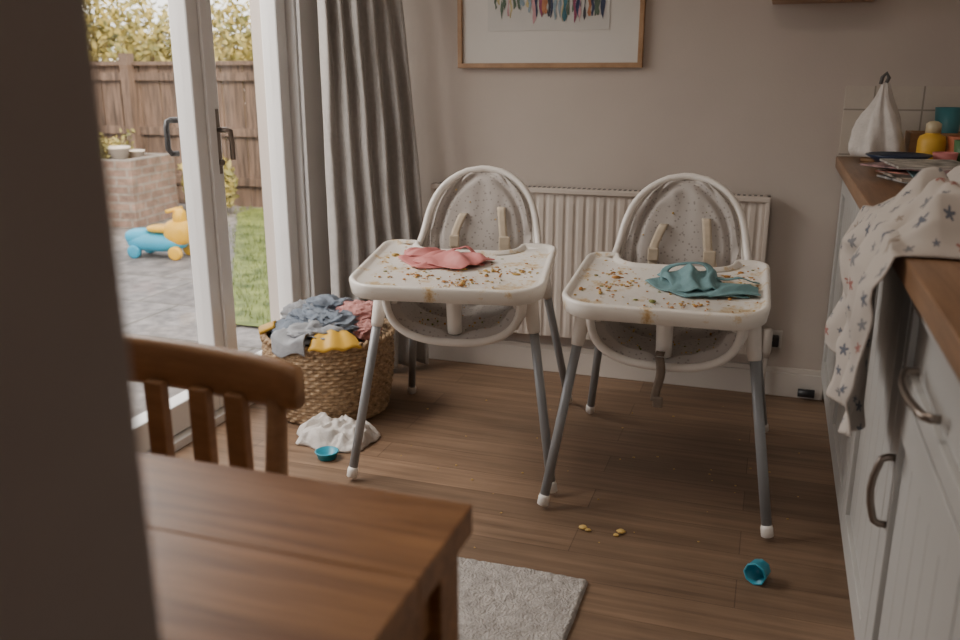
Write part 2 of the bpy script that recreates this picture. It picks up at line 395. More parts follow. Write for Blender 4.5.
box('plug', (.03, YB - .04, .20), (.075, YB - .012, .245), M_black, s_, .006)
tube('pipe_stub', [(.16, YB - .04, .03), (.22, YB - .04, .03)], .016, M_black, s_)

# ------------------------------------------------------------ picture
p = empty('framed_picture')
px0, px1, pz0, pz1 = -1.222, -.496, 1.228, 1.78; fw = .018
boxes('frame', [((px0, 3.372, pz0), (px1, YB, pz0 + fw)), ((px0, 3.372, pz1 - fw), (px1, YB, pz1)), ((px0, 3.372, pz0 + fw), (px0 + fw, YB, pz1 - fw)), ((px1 - fw, 3.372, pz0 + fw), (px1, YB, pz1 - fw))], M_pic, p, .002)
box('mount', (px0 + fw, 3.385, pz0 + fw), (px1 - fw, 3.395, pz1 - fw), M_mat, p)
box('artwork', (-1.10, 3.382, 1.365), (-.625, 3.3852, 1.64), M_paper, p)
cols = [(.25, .06, .11), (.04, .05, .10), (.05, .16, .2), (.5, .42, .22), (.05, .05, .06), (.5, .28, .3), (.25, .33, .38), (.45, .2, .1), (.10, .14, .1), (.03, .04, .10)]
cm = [pm('ink_%d' % i, q, .7, .25, 30) for i, q in enumerate(cols)]
bm = bmesh.new()
for i in range(34):
    t_ = i / 34
    x = -1.07 + .42 * t_ + random.uniform(-.005, .005); w_ = random.uniform(.006, .016)
    z0 = 1.385 + random.uniform(0, .06) + (.02 if t_ < .3 else 0); z1 = random.uniform(1.5, 1.6); yy = 3.3805 - .0002 * (i % 4)
    mi_ = random.choice([3, 5, 6, 6, 8, 3]) if t_ < .35 else random.randrange(len(cm))
    n_ = 8; zs = [z0 + (z1 - z0) * j / n_ for j in range(n_ + 1)]
    lv = [bm.verts.new((x + .003 * math.sin(j * 1.3 + i) + (w_ * .35 if j == 0 else 0), yy, zz)) for j, zz in enumerate(zs)]
    rv = [bm.verts.new((x + w_ + .003 * math.sin(j * 1.7 + i * 2) - (w_ * .35 if j == 0 else 0), yy, zz)) for j, zz in enumerate(zs)]
    for j in range(n_):
        f = bm.faces.new((lv[j], rv[j], rv[j + 1], lv[j + 1])); f.material_index = mi_
mk('paint_strokes', bm, cm, p, smooth=False)
s_ = empty('wall_shelf')
boxes('shelf_board', [((-.055, 3.22, 1.44), (.27, YB, 1.465)), ((-.055, 3.22, 1.465), (-.035, YB, 1.62)), ((.25, 3.22, 1.465), (.27, YB, 1.62))], M_pic, s_, .002)

# ------------------------------------------------------------ kitchen units
k = empty('kitchen_cabinet')
CX = .24; XB = XR - .012
box('carcass', (CX + .018, .45, .1), (XB, YB - .003, .88), M_cabd, k)
box('plinth', (CX + .02, .45, 0), (CX + .04, YB - .003, .1), M_cab, k)
def tg_door(name, y0, y1, z0, z1, fr=.07, grooves=True):
    L = [((CX - .004, y0, z0), (CX + .018, y0 + fr, z1)), ((CX - .004, y1 - fr, z0), (CX + .018, y1, z1)), ((CX - .004, y0 + fr, z0), (CX + .018, y1 - fr, z0 + fr)), ((CX - .004, y0 + fr, z1 - fr), (CX + .018, y1 - fr, z1))]
    n = max(1, round((y1 - y0 - 2 * fr) / .085)) if grooves else 1; w_ = (y1 - y0 - 2 * fr) / n
    for i in range(n): L.append(((CX + .006, y0 + fr + i * w_ + .0015, z0 + fr), (CX + .018, y0 + fr + (i + 1) * w_ - .0015, z1 - fr)))
    boxes(name, L, M_cab, k, .0018)
ys = [.45, .98, 1.56, 2.16, 2.76, 3.395]
for i in range(5):
    a, b_ = ys[i] + .003, ys[i + 1] - .003
    if i in (0, 1):
        tg_door('drawer_front_%d' % i, a, b_, .70, .868, .035, False); tg_door('door_front_%d' % i, a, b_, .105, .694)
    else: tg_door('door_front_%d' % i, a, b_, .105, .868)
def bow(name, p0, p1, out=.032, r_=.0065):
    p0, p1 = Vector(p0), Vector(p1); q = [p0]
    for t in [0, .04, .12, .3, .5, .7, .88, .96, 1]:
        q.append(p0.lerp(p1, t) + Vector((-out * (.6 + .4 * math.sin(pi * t)) * (1 if 0 < t < 1 else .6), 0, 0)))
    q.append(p1); tube(name, q, r_, M_steel, k, 10)
bow('drawer_handle', (CX - .004, 1.20, .765), (CX - .004, 1.40, .765))
bow('door_handle_1', (CX - .004, 1.50, .455), (CX - .004, 1.50, .58))
wt = empty('kitchen_worktop')
box('worktop_slab', (.208, .45, .882), (XB, YB - .003, .922), M_worktop, wt, .003)
box('wall_tiles', (.215, YB - .008, .9225), (XR, YB, 1.165), M_tile)

# ------------------------------------------------------------ counter clutter
ZT = .9225
def cone_cloth(a, z, r_): return r_ * (.13 * math.sin(6 * a + z * 9) + .13 * math.sin(3 * a + 2 + z * 22) + .05 * math.sin(13 * a + z * 40)) 
mt = empty('muslin_cloth_on_stand', (.325, 3.24, ZT))
lathe('cloth', [(.074, .018), (.079, .035), (.076, .06), (.068, .10), (.060, .13), (.050, .155), (.036, .18), (.022, .215), (.016, .235), (.012, .25), (.005, .255)], M_white, mt, seg=96, fn=cone_cloth)
lathe('stand_base', [(.05, 0), (.05, .012), (.012, .016), (.012, .23), (.0, .235)], M_pic, mt)
tube('knot_loop', [(0, 0, .25), (.008, 0, .27), (.0, 0, .285), (-.012, 0, .272), (-.015, 0, .25)], .006, M_cabd, mt, 8)
cr_ = empty('wooden_crate', (.53, 3.31, ZT))
boxes('boards', [((-.11, -.07, 0), (.11, .07, .01)), ((-.11, -.07, .01), (.11, -.06, .095)), ((-.11, .06, .01), (.11, .07, .095)), ((-.11, -.06, .01), (-.10, .06, .095)), ((.10, -.06, .01), (.11, .06, .095))], M_chairw, cr_, .002)
lathe('teal_cup', [(.0, 0), (.030, 0), (.042, .165), (.040, .165), (.029, .005), (0, .004)], M_tealc, loc=(.535, 3.31, ZT + .0105))
yb = empty('yellow_bottle', (.475, 3.17, ZT))
lathe('bottle_body', [(.0, 0), (.038, 0), (.042, .008), (.042, .075), (.037, .09), (.022, .097), (.022, .105), (0, .105)], M_yel, yb)
lathe('bottle_cap', [(.023, .10), (.023, .128), (.012, .136), (0, .138)], pm('cream_plastic', (.65, .55, .35), .4), yb)
lathe('blue_bowl', [(.0, 0), (.04, 0), (.075, .030), (.095, .042), (.093, .045), (.07, .032), (.038, .006), (0, .005)], M_navy, loc=(.36, 2.98, ZT))
lathe('stacking_cups', [(.0, 0), (.026, 0), (.031, .05), (.027, .052), (.033, .09), (.03, .092), (.022, .06), (0, .058)], pm('orange_plastic', (.5, .16, .08), .4), loc=(.550, 3.16, ZT))
lathe('green_beaker', [(.0, 0), (.026, 0), (.034, .085), (.032, .085), (.024, .005), (0, .004)], pm('green_plastic', (.10, .22, .10), .4), loc=(.555, 3.06, ZT))
lathe('yellow_cup', [(.0, 0), (.028, 0), (.036, .05), (.034, .05), (.026, .005), (0, .004)], M_pink, loc=(.495, 3.02, ZT)).name = 'pink_cup'
bs = empty('stack_of_books', (.415, 2.62, ZT))
bc = [(.30, .28, .26), (.06, .12, .18), (.36, .30, .24), (.38, .12, .07), (.10, .20, .22), (.26, .24, .22), (.22, .10, .10), (.34, .32, .28)]
z = 0
for i, q in enumerate(bc):
    h = random.uniform(.004, .0075); w_ = random.uniform(.07, .105); l_ = random.uniform(.10, .14)
    M = Matrix.Translation((random.uniform(-.035, .035), random.uniform(-.05, .05), 0)) @ Matrix.Rotation(random.uniform(-.6, .6) + .3, 4, 'Z')
    cov = pm('book_cover_%d' % i, q, .4, .85, 26, col2=tuple(min(1, x * 1.9 + .10) for x in q))
    bm = bmesh.new(); add_box(bm, (-w_ + .002, -l_ + .002, z + .001), (w_ - .002, l_ - .002, z + h - .001), 1, M)
    add_box(bm, (-w_, -l_, z), (w_, l_, z + .001), 0, M); add_box(bm, (-w_, -l_, z + h - .001), (w_, l_, z + h), 0, M); add_box(bm, (-w_, -l_, z), (-w_ + .002, l_, z + h), 0, M)
    mk('book_%d' % i, bm, [cov, M_paper], bs, smooth=False); z += h + .0003
crumple('pink_cloth', (.62, 2.36, ZT), .09, .13, .075, 3.3, M_pink)
# star cloth
EX = .203
def star(a, b_):
    y = 1.47 + a * .57
    L1 = .40; Ltot = .40 + .31
    s = b_ * Ltot
    yy = y + .02 * nz3(a * 3, b_ * 3, 4)
    fold = math.sin(2 * pi * (3.0 * a) + 1.6 * nz3(a * 2, b_ * 1.5, 2))
    wr = .018 * ridge(a * 3 + b_, b_ * 4, 1.1, 1.2) + .006 * nz3(a * 9, b_ * 9, 3)
    if s < L1:
        x = EX - .002 + (L1 - s) * .95; e = min(1, (L1 - s) / .06); 
        edge = min(1, a / .08, (1 - a) / .08, s / .05)
        z_ = ZT + .004 + edge * (.3 + .7 * e) * (.085 * ridge(x * 3, yy * 3, 2.2, 2.0) + .035 * ridge(x, yy, 7.1, 8) + wr)
        yy += .06 * nz3(x * 4, yy * 3, 3)
        return Vector((x, yy, z_))
    t = s - L1; q = min(1, t / .05); edge = min(1, a / .08, (1 - a) / .08)
    x = EX - .012 - .014 * q - .022 * q * fold * (.5 + t * 1.7) - wr * 1.0 * q - .008 * ridge(yy, t, 3, 5) * q
    gather = 1 - .10 * min(1, t / .36)
    cyy = 1.74
    yy = cyy + (yy - cyy) * gather - .10 * t * (1 - a) + .05 * nz3(a * 2, t * 5, 6)
    lo = (.045 * math.sin(a * 5 + .4) - .02 * (1 - a)) * (t / .36)
    z0 = ZT + .004 + edge * .3 * (.085 * ridge((EX - .002) * 3, y * 3, 2.2, 2.0) + .035 * ridge(EX, y, 7.1, 8))
    return Vector((min(x, EX - .008), yy, ZT + (z0 - ZT) * (1 - q) + .004 - t - lo))
grid('star_print_blanket', 140, 150, star, M_star, thick=.003)
crumple('pink_sock', (.34, 1.37, ZT), .055, .05, .018, 5.1, M_pink)

# ------------------------------------------------------------ dining table + chair
t = empty('dining_table')
TX0, TX1, TY0, TY1 = -1.45, -.28, .352, .812
boxes('table_top', [((TX0, TY0 + i * .1533 , .715), (TX1, TY0 + (i + 1) * .1533 - .0003, .75)) for i in range(3)], M_table, t, .0015)
for i, (x, y) in enumerate([(TX0 + .012, TY0 + .012), (TX1 - .067, TY0 + .012), (TX0 + .012, TY1 - .067), (TX1 - .067, TY1 - .067)]):
    box('leg_%d' % (i + 1), (x, y, 0), (x + .055, y + .055, .715), M_table, t, .003)
boxes('apron', [((TX0 + .067, TY1 - .052, .63), (TX1 - .067, TY1 - .032, .715)), ((TX0 + .067, TY0 + .03, .63), (TX1 - .067, TY0 + .05, .715)), ((TX0 + .025, TY0 + .067, .63), (TX0 + .045, TY1 - .067, .715)), ((TX1 - .045, TY0 + .067, .63), (TX1 - .025, TY1 - .067, .715))], M_table, t)
ch = empty('dining_chair', (-.803, .98, 0), math.radians(-4))
def railf(name, z0, z1, y, hw, th, curve):
    bm = bmesh.new(); n = 20; rings = []
    for i in range(n + 1):
        u = -1 + 2 * i / n; x = u * hw; yc = y + curve * (u * u) * -1 + curve; e = .003 * (u ** 8)
        za, zb = z0 + e * 2, z1 - e * 2.5
        pr = [(-th, za + .008), (-th + .004, za), (th - .004, za), (th, za + .008), (th, zb - .01), (th - .006, zb), (-th + .006, zb), (-th, zb - .01)]
        rings.append([bm.verts.new((x, yc + a, b_)) for a, b_ in pr])
    for A, B in zip(rings, rings[1:]):
        for k_ in range(8): bm.faces.new((A[k_], A[(k_ + 1) % 8], B[(k_ + 1) % 8], B[k_]))
    bm.faces.new(rings[0]); bm.faces.new(rings[-1]); return mk(name, bm, M_chairw, ch)
railf('top_rail', .762, .831, .0, .226, .012, .018)
railf('lower_rail', .50, .54, -.03, .19, .010, .01)
bm = bmesh.new()
for x in (-.185, .185):
    add_tube(bm, [(x, .03, 0), (x, .0, .25), (x, -.02, .45), (x, -.015, .6), (x, .004, .775)], [.016, .019, .019, .017, .014], 12)
mk('back_posts', bm, M_chairw, ch)
boxes('back_slats', [((x - .016, -.012, .525), (x + .016, .006, .775)) for x in (-.105, -.02, .06, .122)], M_chairw, ch, .003)
bm = bmesh.new()
for x in (-.18, .18): add_tube(bm, [(x, -.39, 0), (x, -.385, .44)], [.015, .019], 12)
add_tube(bm, [(-.18, -.385, .25), (.18, -.385, .25)], .010, 8)
mk('front_legs', bm, M_chairw, ch)
box('seat', (-.21, -.41, .435), (.21, -.005, .46), M_chairw, ch, .008)

# ------------------------------------------------------------ rug
def rugf(a, b_):
    x = -1.35 + a * 1.005; y = 1.26 + b_ * .61
    e = min(a, 1 - a, b_, 1 - b_)
    return Vector((x + .004 * nz3(x * 9, y * 9, 1), y + .004 * nz3(x * 9, y * 9, 5), (.012 + .003 * nz3(x * 60, y * 60, 2)) if e > 0 else .001))
grid('rug', 200, 120, rugf, M_rug)

# ------------------------------------------------------------ high chairs
V_ = [0, .12, .3, .45, .52, .6, .7, .8, .87, .93, .97, .99, 1.0]
B_ = [(-.325, .442), (-.26, .435), (-.08, .440), (.07, .455), (.135, .487), (.175, .56), (.205, .66), (.23, .745), (.247, .80), (.26, .845), (.268, .875), (.272, .887), (.273, .890)]
R_ = [(-.325, .595), (-.26, .612), (-.10, .63), (.02, .635), (.08, .638), (.125, .648), (.165, .685), (.195, .75), (.218, .803), (.238, .847), (.255, .876), (.262, .887), (.266, .890)]
W_ = [.200, .205, .208, .208, .207, .204, .196, .182, .160, .123, .075, .04, .012]
def interp(A, v):
    for i in range(len(V_) - 1):
        if v <= V_[i + 1] + 1e-9:
            f = (v - V_[i]) / (V_[i + 1] - V_[i]); break
    p0, p1, p2, p3 = A[max(i - 1, 0)], A[i], A[i + 1], A[min(i + 2, len(A) - 1)]
    v0, v1, v2, v3 = V_[max(i - 1, 0)], V_[i], V_[i + 1], V_[min(i + 2, len(A) - 1)]
    def h1(a, b_, c_, d_):
        m1 = (c_ - a) / (v2 - v0) if v2 > v0 else 0; m2 = (d_ - b_) / (v3 - v1) if v3 > v1 else 0
        H = v2 - v1
        return (2 * f ** 3 - 3 * f * f + 1) * b_ + (f ** 3 - 2 * f * f + f) * H * m1 + (-2 * f ** 3 + 3 * f * f) * c_ + (f ** 3 - f * f) * H * m2
    if isinstance(p0, tuple): return tuple(h1(p0[j], p1[j], p2[j], p3[j]) for j in range(2))
    return h1(p0, p1, p2, p3)
def S(u, v):
    bb, rr_, w_ = interp(B_, v), interp(R_, v), interp(W_, v)
    ph = u * pi / 2; sx = abs(math.sin(ph)) ** .8 * (1 if u >= 0 else -1); g = 1 - max(0, math.cos(ph)) ** .65
    return Vector((w_ * sx, bb[0] + (rr_[0] - bb[0]) * g, bb[1] + (rr_[1] - bb[1]) * g))
def SO(u, v, off):
    e = .004; a = S(min(u + e, 1), v) - S(max(u - e, -1), v); b_ = S(u, min(v + e, 1)) - S(u, max(v - e, 0))
    n_ = a.cross(b_); n_.normalize()
    return S(u, v) + n_ * off
def tz(y): return .690 + y * .085
def highchair(loc, rz, seed, strap_hang, hw=.262):
    rnd = random.Random(seed)
    tout = round_poly([(-hw, -.50, .10), (-hw, -.02, .05), (-.165, -.02, .02), (-.15, -.115, .07), (.15, -.115, .07), (.165, -.02, .02), (hw, -.02, .05), (hw, -.50, .10)], 8)
    H = empty('high_chair', loc, rz)
    def shell(a, b_): return S(a * 2 - 1, b_)
    o = grid('seat_shell', 40, 60, shell, M_plastic, H); sm = o.modifiers.new('s', 'SOLIDIFY'); sm.thickness = .007; sm.offset = -1
    rim = [S(-1, v / 50) for v in range(51)] + [S(1, v / 50) for v in range(50, -1, -1)] + [S(1 - 2 * i / 24, 0) for i in range(1, 24)]
    tube('shell_rim', rim, .0115, M_plastic, H, 10, closed=True)
    def seam(x, w_): return 1 - math.exp(-(x / w_) ** 2)
    def cush(a, b_):
        u = (a * 2 - 1) * .93; v = .012 + b_ * .962
        e = min(a, 1 - a) * 16; e2 = min(b_, 1 - b_) * 26; ed = min(1, e, e2) ** .5
        puff = .028
        if v > .53:
            # oval centre panel outlined by a seam, radial tucks outside it
            zz = (v - .70) * 1.9; xx = u; rr2 = math.hypot(zz, xx); ang = math.atan2(zz, xx)
            s = seam(rr2 - .50, .05)
            if rr2 > .50: s *= .35 + .65 * seam(math.sin(ang * 4), .35)
            else: s *= .8 + .2 * seam(xx, .06)
            puff *= .35 + .65 * s
        else:
            puff *= .35 + .65 * seam(math.sin(u * 3.3), .22) * seam(math.sin(v * 12), .25)
        wr = .006 * ridge(u * 2, v * 4, seed, 1.2)
        return SO(u, v, .004 + ed * (puff + wr))
    grid('cushion', 120, 170, cush, M_cush, H)
    tube('cushion_piping', [SO(.915 * s1, .015 + .953 * v / 40, .012) for s1, rg in ((-1, range(41)), (1, range(40, -1, -1))) for v in rg], .005, M_pipe, H, 8)
    def ribbon(name, path, hw_):
        def f(a, b_):
            i = b_ * (len(path) - 1); j = min(int(i), len(path) - 2); q = i - j
            u = path[j][0] * (1 - q) + path[j + 1][0] * q; v = path[j][1] * (1 - q) + path[j + 1][1] * q
            P = SO(u, v, .046 + .004 * math.sin(b_ * 9) - (.018 if b_ == 0 else 0)); P.x += (a - .5) * 2 * hw_; return P
        grid(name, 3, 30, f, M_strap, H, thick=.003)
    ribbon('harness_left', [(-.16, .79), (-.24, .71), (-.24, .62), (-.12, .50), (-.05, .40)], .014)
    ribbon('harness_right', [(.20, .82), (.22, .71), (.32, .62), (.15, .50), (.05, .40)], .014)
    bm = bmesh.new(); P = SO(.245, .67, .054); add_box(bm, (P.x - .019, P.y - .008, P.z - .028), (P.x + .019, P.y + .004, P.z + .03), 0, None, .004)
    P = SO(-.24, .68, .054); add_box(bm, (P.x - .017, P.y - .006, P.z - .022), (P.x + .017, P.y + .004, P.z + .02), 0, None, .004)
    mk('buckles', bm, M_strap, H, smooth=False)
    bm = bmesh.new()
    n = len(tout); nor = []
    for i in range(n):
        tg = (tout[(i + 1) % n] - tout[i - 1]).normalized(); nor.append(Vector((tg.y, -tg.x)))
    area = sum(tout[i].x * tout[(i + 1) % n].y - tout[(i + 1) % n].x * tout[i].y for i in range(n))
    sg = 1 if area > 0 else -1
    def loop(off, dz): return [bm.verts.new((tout[i].x + nor[i].x * off * sg, tout[i].y + nor[i].y * off * sg, tz(tout[i].y) + dz)) for i in range(n)]
    Ls = [loop(-.020, -.040), loop(-.010, -.043), loop(-.006, -.041), loop(-.002, -.02), loop(0, -.006), loop(-.003, -.001), loop(-.008, .001), loop(-.014, -.001), loop(-.019, -.007), loop(-.026, -.011)]
    for A, B in zip(Ls, Ls[1:]):
        for i in range(n): bm.faces.new((A[i], A[(i + 1) % n], B[(i + 1) % n], B[i]))
    f1 = bm.faces.new(Ls[-1]); f2 = bm.faces.new(Ls[0])
    bmesh.ops.triangulate(bm, faces=[f1, f2])
    mk('tray', bm, M_tray, H)
    for sx in (-1, 1):
        bm = bmesh.new(); add_box(bm, (sx * .205 - .022, -.30, .600), (sx * .205 + .022, -.03, .648), 0, None, .008); mk('tray_support_%s' % ('l' if sx < 0 else 'r'), bm, M_plastic, H)
    bm = bmesh.new(); add_tube(bm, [(0, -.29, .465), (0, -.295, .50), (0, -.305, .56), (0, -.325, .625)], [.022, .022, .023, .03], 16)
    mk('crotch_post', bm, M_plastic, H)
    if strap_hang:
        def hs(a, b_): return Vector((-.006 + (a - .5) * .024 + .006 * math.sin(b_ * 5), -.345 - .006 * math.sin(b_ * 3), .475 - b_ * .125))
        grid('hanging_strap', 3, 20, hs, M_strapd, H, thick=.003)
        def hs2(a, b_): return Vector((-.006 + (a - .5) * .024, -.30 - .046 * math.sin(b_ * pi / 2), .478 + .004 * math.sin(b_ * pi)))
        grid('strap_over_lip', 3, 8, hs2, M_strapd, H, thick=.003)
        box('strap_buckle', (-.016, -.358, .335), (.010, -.348, .365), M_strapd, H, .003)
    tops = [(-.218, -.275, .605), (.218, -.275, .605), (-.215, .10, .60), (.215, .10, .60)]
    feet = [(-.308, -.385, 0), (.308, -.385, 0), (-.305, .375, 0), (.305, .375, 0)]
    bm = bmesh.new(); bs2 = bmesh.new(); bf = bmesh.new()
    for a, b_ in zip(tops, feet):
        a, b_ = Vector(a), Vector(b_)
        b2 = b_ + Vector((0, 0, .012))
        add_tube(bm, [a.lerp(b2, .12), a.lerp(b2, .96)], .0138, 16)
        add_tube(bs2, [a, a.lerp(b2, .02), a.lerp(b2, .20), a.lerp(b2, .22)], [.018, .025, .0185, .0165], 16)
        add_tube(bf, [a.lerp(b2, .945), a.lerp(b2, .96), a.lerp(b2, .995), a.lerp(b2, 1.0)], [.0145, .0165, .0165, .012], 16)
    for sx in (-1, 1):
        add_tube(bs2, [(sx * .200, -.29, .585), (sx * .195, -.295, .54), (sx * .175, -.29, .485)], [.024, .022, .014], 14)
        add_tube(bs2, [(sx * .200, .10, .59), (sx * .20, .08, .54), (sx * .175, .07, .50)], [.024, .022, .014], 14)
    mk('legs', bm, M_leg, H); mk('leg_sockets', bs2, M_plastic, H); mk('foot_caps', bf, M_plastic, H)
    bm = bmesh.new()
    cl = [(rnd.uniform(-.19, .19), rnd.uniform(-.44, -.14)) for _ in range(9)]
    for i in range(330):
        while True:
            x, y = rnd.uniform(-.235, .235), rnd.uniform(-.47, -.045)
            if rnd.random() < .6: c_ = rnd.choice(cl); x, y = rnd.gauss(c_[0], .025), rnd.gauss(c_[1], .02)
            if abs(x) < hw - .028 and -.47 < y < -.045 and not (abs(x) < .175 and y > -.145): break
        s = rnd.uniform(.0013, .0040) * (2.2 if rnd.random() < .07 else 1)
        tt = bmesh.new(); bmesh.ops.create_icosphere(tt, subdivisions=1, radius=s)
        mi_ = rnd.choices([0, 1, 2], [5, 5, 1.3])[0]; sq = Vector((rnd.uniform(.8, 2), rnd.uniform(.8, 1.8), .6))
        for v in tt.verts: v.co = Vector((x + v.co.x * sq.x * rnd.uniform(.8, 1.2), y + v.co.y * sq.y, tz(y) - .011 + s * .4 + v.co.z * sq.z))
        for f in tt.faces: f.material_index = mi_
        merge(bm, tt)
    for i in range(56):
        u, v = rnd.uniform(-.5, .5), rnd.uniform(.03, .9) if i % 2 else rnd.uniform(.03, .25); P = SO(u, v, .036); s = rnd.uniform(.0015, .004)
        tt = bmesh.new(); bmesh.ops.create_icosphere(tt, subdivisions=1, radius=s)
        for w2 in tt.verts: w2.co = w2.co + P
        mi_ = rnd.choice([0, 1, 1, 2])
        for f in tt.faces: f.material_index = mi_
        merge(bm, tt)
    mk('food_crumbs', bm, [M_food1, M_food2, M_food3], H)
    return H
HC1 = highchair((-.905, 2.62, 0), math.radians(9), 3, False, .280)
HC2 = highchair((-.250, 2.595, 0), math.radians(1.5), 11, True)
def on_tray(H, x, y):
    return Vector((H.location.x + math.cos(H.rotation_euler.z) * x - math.sin(H.rotation_euler.z) * y, H.location.y + math.sin(H.rotation_euler.z) * x + math.cos(H.rotation_euler.z) * y, tz(y) - .010))
# bibs: thin sheets folded over, with soft directional creases
def bib(name, H, parts, mat):
    e = empty(name)
    for pi_, (poly, flap, bulge, seed, crease, dr) in enumerate(parts):
        P = [Vector(q) for q in poly]
        def f(a, b_):
            q = P[0] * (1 - a) * (1 - b_) + P[1] * a * (1 - b_) + P[2] * a * b_ + P[3] * (1 - a) * b_
            q = q + Vector((.012 * nz3(a * 2.0, b_ * 2.0, seed) , .012 * nz3(a * 2.0, b_ * 2.0, seed + 7)))
            q.y += -.010 * math.sin(pi * a) * (1 - 2 * b_) ; q.x += .006 * math.sin(pi * b_) * (2 * a - 1)
            ed = min(1, 5 * min(a, 1 - a, b_, 1 - b_))
            z = .003 + flap + bulge * math.sin(pi * min(1, b_ * 1.05)) ** 1.2 * (.3 + .7 * math.sin(pi * a) ** .5)
            ph = (a * dr[0] + b_ * dr[1]) * 2 * pi + 2.2 * nz3(a * 1.6, b_ * 1.6, seed + 2)
            z += crease * (.35 + .65 * ed) * (.5 + .5 * math.sin(ph)) ** 1.5 * (.5 + .7 * (nz3(a * 2, b_ * 2, seed + 4) + .5))
            w = on_tray(H, q.x, q.y); w.z += max(z, .003); return w
        grid('fold_%d' % (pi_ + 1), 60, 50, f, mat, e, thick=.0025)
    return e
pb = bib('pink_bib', HC1, [
    ([(-.195, -.20), (-.10, -.315), (.085, -.250), (-.06, -.115)], 0, .004, 1.3, .014, (1.5, 1.2)),
    ([(-.13, -.265), (.02, -.310), (.105, -.215), (-.02, -.140)], .006, .012, 5.3, .018, (.8, 2.0)),
    ([(-.185, -.150), (-.16, -.205), (-.04, -.195), (-.08, -.120)], .004, .012, 8.3, .010, (1.5, .6))], M_pink)
tb = bib('teal_bib', HC2, [
    ([(-.065, -.265), (.05, -.375), (.205, -.345), (.06, -.155)], 0, .006, 2.3, .016, (1.8, 1.0)),
    ([(-.035, -.225), (.05, -.350), (.15, -.325), (.11, -.150)], .006, .016, 6.1, .022, (.9, 2.2)),
    ([(.09, -.300), (.11, -.365), (.235, -.325), (.215, -.250)], .004, .008, 9.4, .012, (1.8, .5))], M_teal)
def band(name, H, pts, w_, lift, mat, e):
    Q = [on_tray(H, x, y) + Vector((0, 0, .006 + lift * math.sin(pi * i / (len(pts) - 1)))) for i, (x, y) in enumerate(pts)]
    def f(a, b_):
        i = b_ * (len(Q) - 1); j = min(int(i), len(Q) - 2); q = Q[j].lerp(Q[j + 1], i - j); d_ = (Q[min(j + 1, len(Q) - 1)] - Q[j]).normalized(); s = Vector((-d_.y, d_.x, 0)).normalized()
        return q + s * (a - .5) * w_ + Vector((0, 0, .003 * math.sin(b_ * 12)))
    grid(name, 4, 40, f, mat, e, thick=.003)
# rounded collar loop and ties
band('collar_loop', HC2, [(.045 + .062 * math.cos(a_), -.235 + .055 * math.sin(a_)) for a_ in [math.pi * 1.15 - i * math.pi * 1.45 / 17 for i in range(18)]], .020, .034, M_teal, tb)
band('neck_tie_2', HC2, [(.10 + .130 * i / 11, -.22 - .035 * math.sin(i / 11 * 3.3)) for i in range(12)], .016, .018, M_teal, tb)
band('neck_tie', HC1, [(-.05 + .10 * i / 11, -.17 + .02 * math.sin(i / 11 * pi)) for i in range(12)], .014, .022, M_pink, pb)

# ------------------------------------------------------------ laundry basket
bk = empty('laundry_basket', (-1.505, 2.735, 0))
def Rb(z): return .205 + .028 * math.sin(min(1, z / .30) * 2.2)
bm = bmesh.new(); rows, sub, seg = 21, 4, 208; rings = []
for j in range(rows * sub + 1):
    z = .004 + .285 * j / (rows * sub); row = j // sub; f = (j % sub) / sub; bul = math.sin(pi * f)
    ring = []
    for k_ in range(seg):
        a = 2 * pi * k_ / seg; R = Rb(z) + .006 * bul * (1.0 + .8 * math.sin(a * 34 + pi * row))
        ring.append(bm.verts.new((R * math.cos(a), R * math.sin(a), z)))
    rings.append(ring)
for A, B in zip(rings, rings[1:]):
    for k_ in range(seg): bm.faces.new((A[k_], A[(k_ + 1) % seg], B[(k_ + 1) % seg], B[k_]))
bm.faces.new(rings[0]); mk('woven_wall', bm, M_wick, bk)
bm = bmesh.new()
for ph in (0, pi):
    pts = []
    for k_ in range(140):
        a = 2 * pi * k_ / 140; R = Rb(.29) + .003 + .007 * math.cos(24 * a + ph)
        pts.append((R * math.cos(a), R * math.sin(a), .294 + .007 * math.sin(24 * a + ph)))
    add_tube(bm, pts, .008, 8, closed=True)
mk('braided_rim', bm, M_wick, bk)
bm = bmesh.new()
lump(bm, (-.03, -.02, .27), (.175, .16, .095), 1.2, 0, .26, 5)
lump(bm, (.02, -.12, .315), (.12, .085, .045), 4.4, 1, .5, 6, .4)
lump(bm, (.06, -.04, .335), (.09, .09, .045), 6.1, 0, .5, 6, .9)
lump(bm, (.10, .05, .355), (.085, .07, .050), 2.2, 2, .3, 5)
lump(bm, (-.10, .04, .335), (.09, .08, .05), 8.2, 1, .5, 6)
lump(bm, (-.04, -.05, .345), (.10, .06, .035), 7.2, 0, .5, 6, -.4)
lump(bm, (-.02, .06, .360), (.10, .08, .045), 9.2, 0, .5, 6)
lump(bm, (.165, -.02, .320), (.05, .065, .035), 3.9, 2, .3, 5)
mk('clothes', bm, [M_denim, M_grey, M_pinkk], bk)
def yl(a, b_):
    th = -1.35 + a * .75; R = .175 + b_ * .072; return Vector((R * math.cos(th), R * math.sin(th), .325 - .03 * b_ * b_ + .018 * math.sin(a * pi) * (1 - b_) + .004 * math.sin(a * 17)))
grid('yellow_sleeve', 30, 8, yl, M_yel, bk, thick=.010)
def yl2(a, b_):
    th = -2.9 + a * .4; R = .19 + b_ * .055; return Vector((R * math.cos(th), R * math.sin(th), .325 - .02 * b_ + .01 * math.sin(a * 3)))
grid('yellow_sock', 10, 8, yl2, M_yel, bk, thick=.010)
def slv(a, b_):
    th = -1.95 + a * .55; q = b_; R = .16 + .09 * min(1, q * 1.6); z_ = .335 - max(0, q - .5) ** 1.2 * .14 + .012 * math.sin(a * pi * 2 + q * 3)
    return Vector((R * math.cos(th), R * math.sin(th), z_))
